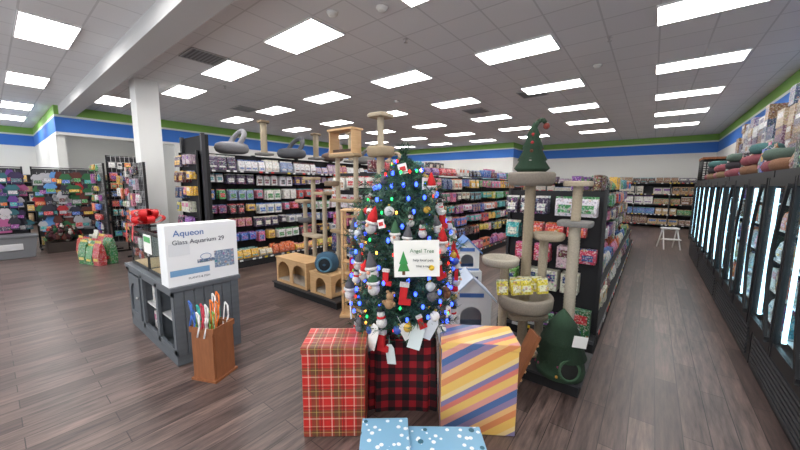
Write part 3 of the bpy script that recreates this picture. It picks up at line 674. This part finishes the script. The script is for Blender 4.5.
# ---------------------------------------------------------------- gifts and christmas tree
def gift(name,loc,w,d,h,mat,rz):
    b=MB(name,loc,rz); b.box(-w/2,w/2,-d/2,d/2,0,h-.05,(255,255,255),mat); b.box(-w/2-.006,w/2+.006,-d/2-.006,d/2+.006,h-.05,h,(255,255,255),mat)
    b.raw([(-w/2,-d/2,h+.002),(w/2,-d/2,h+.002),(0,0,h+.004)],[(0,1,2)],(255,255,255),mat)
    return b.done(.006)
gift('tartan_gift_box',(-1.75,1.49,0),.44,.3,.68,TAR,40)
gift('striped_gift_box',(-.945,2.16,0),.54,.3,.70,DIA,34)
gift('snowflake_gift_box',(-1.2,1.40,0),.29,.26,.25,SNO,40)
gift('snowflake_gift_box',(-.875,1.61,0),.46,.26,.22,SNO,38)
TX,TY=-1.578,2.067
b=MB('draped_pedestal',(TX,TY,0),38)
n=120; vs=[];fs=[]; levels=[(0,1.0),(.15,.85),(.3,.6),(.45,.3),(.56,.05),(.6,0)]
for z,k in levels:
    for i in range(n):
        a=2*math.pi*i/n; c_,s_=math.cos(a),math.sin(a); p=.28
        w=.275*(1 if z<.6 else .97); dd=.22*(1 if z<.6 else .97)
        f=1+k*(.05*math.sin(a*13)+.03*math.sin(a*7+1))+.05*k
        vs.append((w*f*math.copysign(abs(c_)**p,c_),dd*f*math.copysign(abs(s_)**p,s_),z))
for j in range(len(levels)-1):
    for i in range(n): k=(i+1)%n; fs.append((j*n+i,j*n+k,(j+1)*n+k,(j+1)*n+i))
fs.append(tuple((len(levels)-1)*n+i for i in range(n)))
b.raw(vs,fs,(255,255,255),BUF,None,False); b.done()
def prof(t):
    P=[(0,.36),(.12,.42),(.3,.43),(.55,.39),(.75,.29),(.87,.18),(1,.015)]
    for (a,ra),(c,rc) in zip(P[:-1],P[1:]):
        if t<=c: return ra+(rc-ra)*(t-a)/(c-a)
    return .02
TH=1.5
b=MB('christmas_tree',(TX,TY,.602),38)
b.cyl((0,0,0),(0,0,TH-.05),.025,.008,(70,50,35),SAT,8)
for k in range(3):
    a=k*2.09; b.tube([(0,0,.1),(.14*math.cos(a),.14*math.sin(a),.012)],.012,(30,60,40),PL,6)
def needles(p,q):
    d=(q-p); L=d.length
    if L<.01: return
    d.normalize(); n=int(L*95)+2
    up=Vector((R.uniform(-1,1),R.uniform(-1,1),R.uniform(-1,1))); s1=d.cross(up).normalized(); s2=d.cross(s1)
    for i in range(n):
        c=p+d*(L*i/n); a=R.uniform(0,6.28); sd=s1*math.cos(a)+s2*math.sin(a)
        tip=c+(d*.6+sd).normalized()*R.uniform(.035,.065); w=d.cross(sd)*.004
        g=R.choice([(40,80,56),(34,70,50),(56,100,70),(80,124,94),(26,52,42),(48,90,74)])
        b.raw([c-w,c+w,tip],[(0,1,2)],g,FOL)
for k in range(330):
    t=((k+.5)/330)**1.05; z=.06+t*(TH-.1); az=k*2.39996+R.uniform(-.2,.2); r=prof(t)*R.uniform(.72,1.12)
    u=Vector((math.cos(az),math.sin(az),0)); el=.12+.5*t
    p0=Vector((0,0,z-.04)); p1=p0+u*r*.55+Vector((0,0,r*.2*el)); p2=p0+u*r+Vector((0,0,r*el*.8-.02))
    needles(p0+u*.03,p1); needles(p1,p2)
    b.cyl(p0,p1,.005,.004,(60,50,40),SAT,4)
    for j in range(5):
        f=R.uniform(.3,.95); q=p0.lerp(p2,f); sd=Vector((-u.y,u.x,R.uniform(-.2,.5)))*R.choice((-1,1)); sd.z=abs(sd.z)*R.choice((-.3,.6))
        needles(q,q+(u*.7+sd).normalized()*min(.15,r*.42))
for k in range(14): needles(Vector((0,0,TH-.12)),Vector((.04*math.cos(k*.9),.04*math.sin(k*.9),TH+.02)))
T=b.done()
def surf(t,az,k=1.0):
    r=prof(t)*k; return Vector((r*math.cos(az),r*math.sin(az),.06+t*(TH-.1)))
b=MB('fairy_lights',(TX,TY,.6),38)
prev=None
for k in range(210):
    t=k/210*.95; az=k*.41; p=surf(t,az,1.0+R.uniform(-.12,.06)); m=R.choice([LB,LB,LB,LB,LG,LR,LA,LB])
    b.ball(p,.0125 if m is LB else .009,(255,255,255),m,8,1.5)
    if prev is not None: b.cyl(prev,p,.0025,col=(20,50,30),mat=PL,seg=4)
    prev=p
b.done(parent=T)
b=MB('ornaments',(TX,TY,.6),38)
WH=(240,238,235);RD=(200,35,40)
for k in range(125):
    t=R.uniform(.02,.92); az=k*2.39996; p=surf(t,az,1.03); q=R.random()
    M=Matrix.Translation(p)@Matrix.Rotation(az+math.pi/2,4,'Z')@Matrix.Rotation(R.uniform(-.3,.3),4,'Y')@Matrix.Scale(R.uniform(.85,1.3),4)
    if q<.22:
        b.lathe([(.034,0),(.03,.03),(.012,.08),(.001,.1)],(0,0,0),R.choice([RD,RD,(90,90,95),(60,100,70)]),FB,10,M); b.torus((0,0,0),.03,.011,WH,CP,10,6,M); b.ball((0,-.0,-.035),.036,WH,CP,10,1.1,M); b.ball((0,-.036,-.018),.011,(225,160,130),SAT,8,1,M)
    elif q<.46:
        b.ball((0,0,-.03),.03,R.choice([RD,(200,205,210),WH,(200,160,60),(60,90,180),(60,150,90)]),PL,12,1,M); b.cyl((0,0,.0),(0,0,.012),.008,col=(200,180,90),mat=MT,seg=8,M=M)
    elif q<.66:
        b.ball((0,0,-.06),.034,WH,CP,10,1,M); b.ball((0,0,-.01),.024,WH,CP,10,1,M); b.cyl((0,0,.01),(0,0,.035),.016,col=(30,30,32),M=M,seg=10); b.cyl((0,0,.01),(0,0,.014),.026,col=(30,30,32),M=M,seg=10); b.torus((0,0,-.028),.02,.007,RD,FB,10,6,M)
    elif q<.78:
        b.box(-.02,.02,-.012,.012,-.06,.02,RD,FB,M); b.box(-.02,.045,-.012,.012,-.085,-.055,RD,FB,M); b.box(-.025,.025,-.015,.015,.015,.035,WH,CP,M)
    elif q<.9:
        c=R.choice([(130,85,55),(190,150,110),(120,120,125)]); b.ball((0,0,-.05),.03,c,CP,10,1.1,M); b.ball((0,0,-.005),.024,c,CP,10,1,M)
        for s in (-1,1): b.ball((s*.018,0,.018),.01,c,CP,8,1,M); b.ball((s*.03,-.01,-.045),.012,c,CP,8,1.3,M)
    else:
        b.box(-.03,.03,-.002,.002,-.05,.02,WH,SAT,M); b.box(-.02,.02,-.004,-.002,-.03,0,R.choice([RD,(60,140,80),(70,110,180)]),PL,M)
for k in range(24):
    az=-math.pi/2+(k-12)*.26; t=R.uniform(-.08,.12); p=surf(max(0,t),az,1.06); p.z=t*TH+.04
    M=Matrix.Translation(p)@Matrix.Rotation(az+math.pi/2+R.uniform(-.3,.3),4,'Z')@Matrix.Rotation(R.uniform(-.7,.7),4,'Y')@Matrix.Rotation(R.uniform(-.3,.1),4,'X')
    s=R.uniform(.75,1.25)
    b.raw([(-.04*s,0,-.12*s),(.04*s,0,-.12*s),(.04*s,0,.0),(.02*s,0,.03*s),(-.02*s,0,.03*s),(-.04*s,0,0)]+[(-.04*s,.003,-.12*s),(.04*s,.003,-.12*s),(.04*s,.003,.0),(.02*s,.003,.03*s),(-.02*s,.003,.03*s),(-.04*s,.003,0)],[(0,1,2,3,4,5),(11,10,9,8,7,6)],R.choice([WH,(225,232,240),(215,225,225)]),SAT,M)
    b.cyl((0,0,.03*s),(0,.02,.09),.0015,col=(220,220,220),seg=4,M=M)
b.done(parent=T)
b=MB('handwritten_sign',(TX,TY,.6),38)
M=Matrix.Translation((.09,-.47,.58))@Matrix.Rotation(-.06,4,'X')@Matrix.Rotation(-.03,4,'Y')
b.box(-.155,.155,-.003,.003,0,.25,(245,244,238),SAT,M)
b.raw([(-.13,-.005,.04),(-.05,-.005,.04),(-.09,-.005,.15)],[(0,1,2)],(60,140,70),SAT,M); b.raw([(-.12,-.006,.09),(-.06,-.006,.09),(-.09,-.006,.18)],[(0,1,2)],(60,150,80),SAT,M)
b.lathe([(.02,0),(.02,.003)],(0,0,0),(240,200,60),SAT,8,M@Matrix.Translation((.1,-.004,.06))@Matrix.Rotation(math.radians(90),4,'X'))
b.box(-.1,-.08,-.005,-.003,.015,.04,(110,70,40),SAT,M)
so=b.done(parent=T)
text(so,'Angel Tree',(.12,-.48,.75),(90,0,0),.036,(50,110,60)); text(so,'help local pets',(.13,-.48,.69),(90,0,0),.024,(60,60,70)); text(so,'take a tag!',(.13,-.48,.65),(90,0,0),.024,(60,60,70))
# ---------------------------------------------------------------- world / camera
w=bpy.data.worlds.new('World'); sc.world=w; w.use_nodes=True
w.node_tree.nodes['Background'].inputs[0].default_value=(.93,.96,1,1); w.node_tree.nodes['Background'].inputs[1].default_value=2.6
cam=bpy.data.cameras.new('camera'); cam.sensor_width=36; cam.lens=36*321/800; cam.clip_start=.05
co=bpy.data.objects.new('camera',cam); sc.collection.objects.link(co)
yaw=math.radians(38.0); p=math.radians(7.1); ro=math.radians(.5)
fw=Vector((-math.sin(yaw)*math.cos(p),math.cos(yaw)*math.cos(p),-math.sin(p)))
rt=Vector((math.cos(yaw),math.sin(yaw),0)); up=rt.cross(fw)
rt2=rt*math.cos(ro)+up*math.sin(ro); up2=rt2.cross(fw)
M=Matrix.Identity(4)
for i in range(3): M[i][0]=rt2[i];M[i][1]=up2[i];M[i][2]=-fw[i]
M[2][3]=1.8
co.matrix_world=M
sc.camera=co
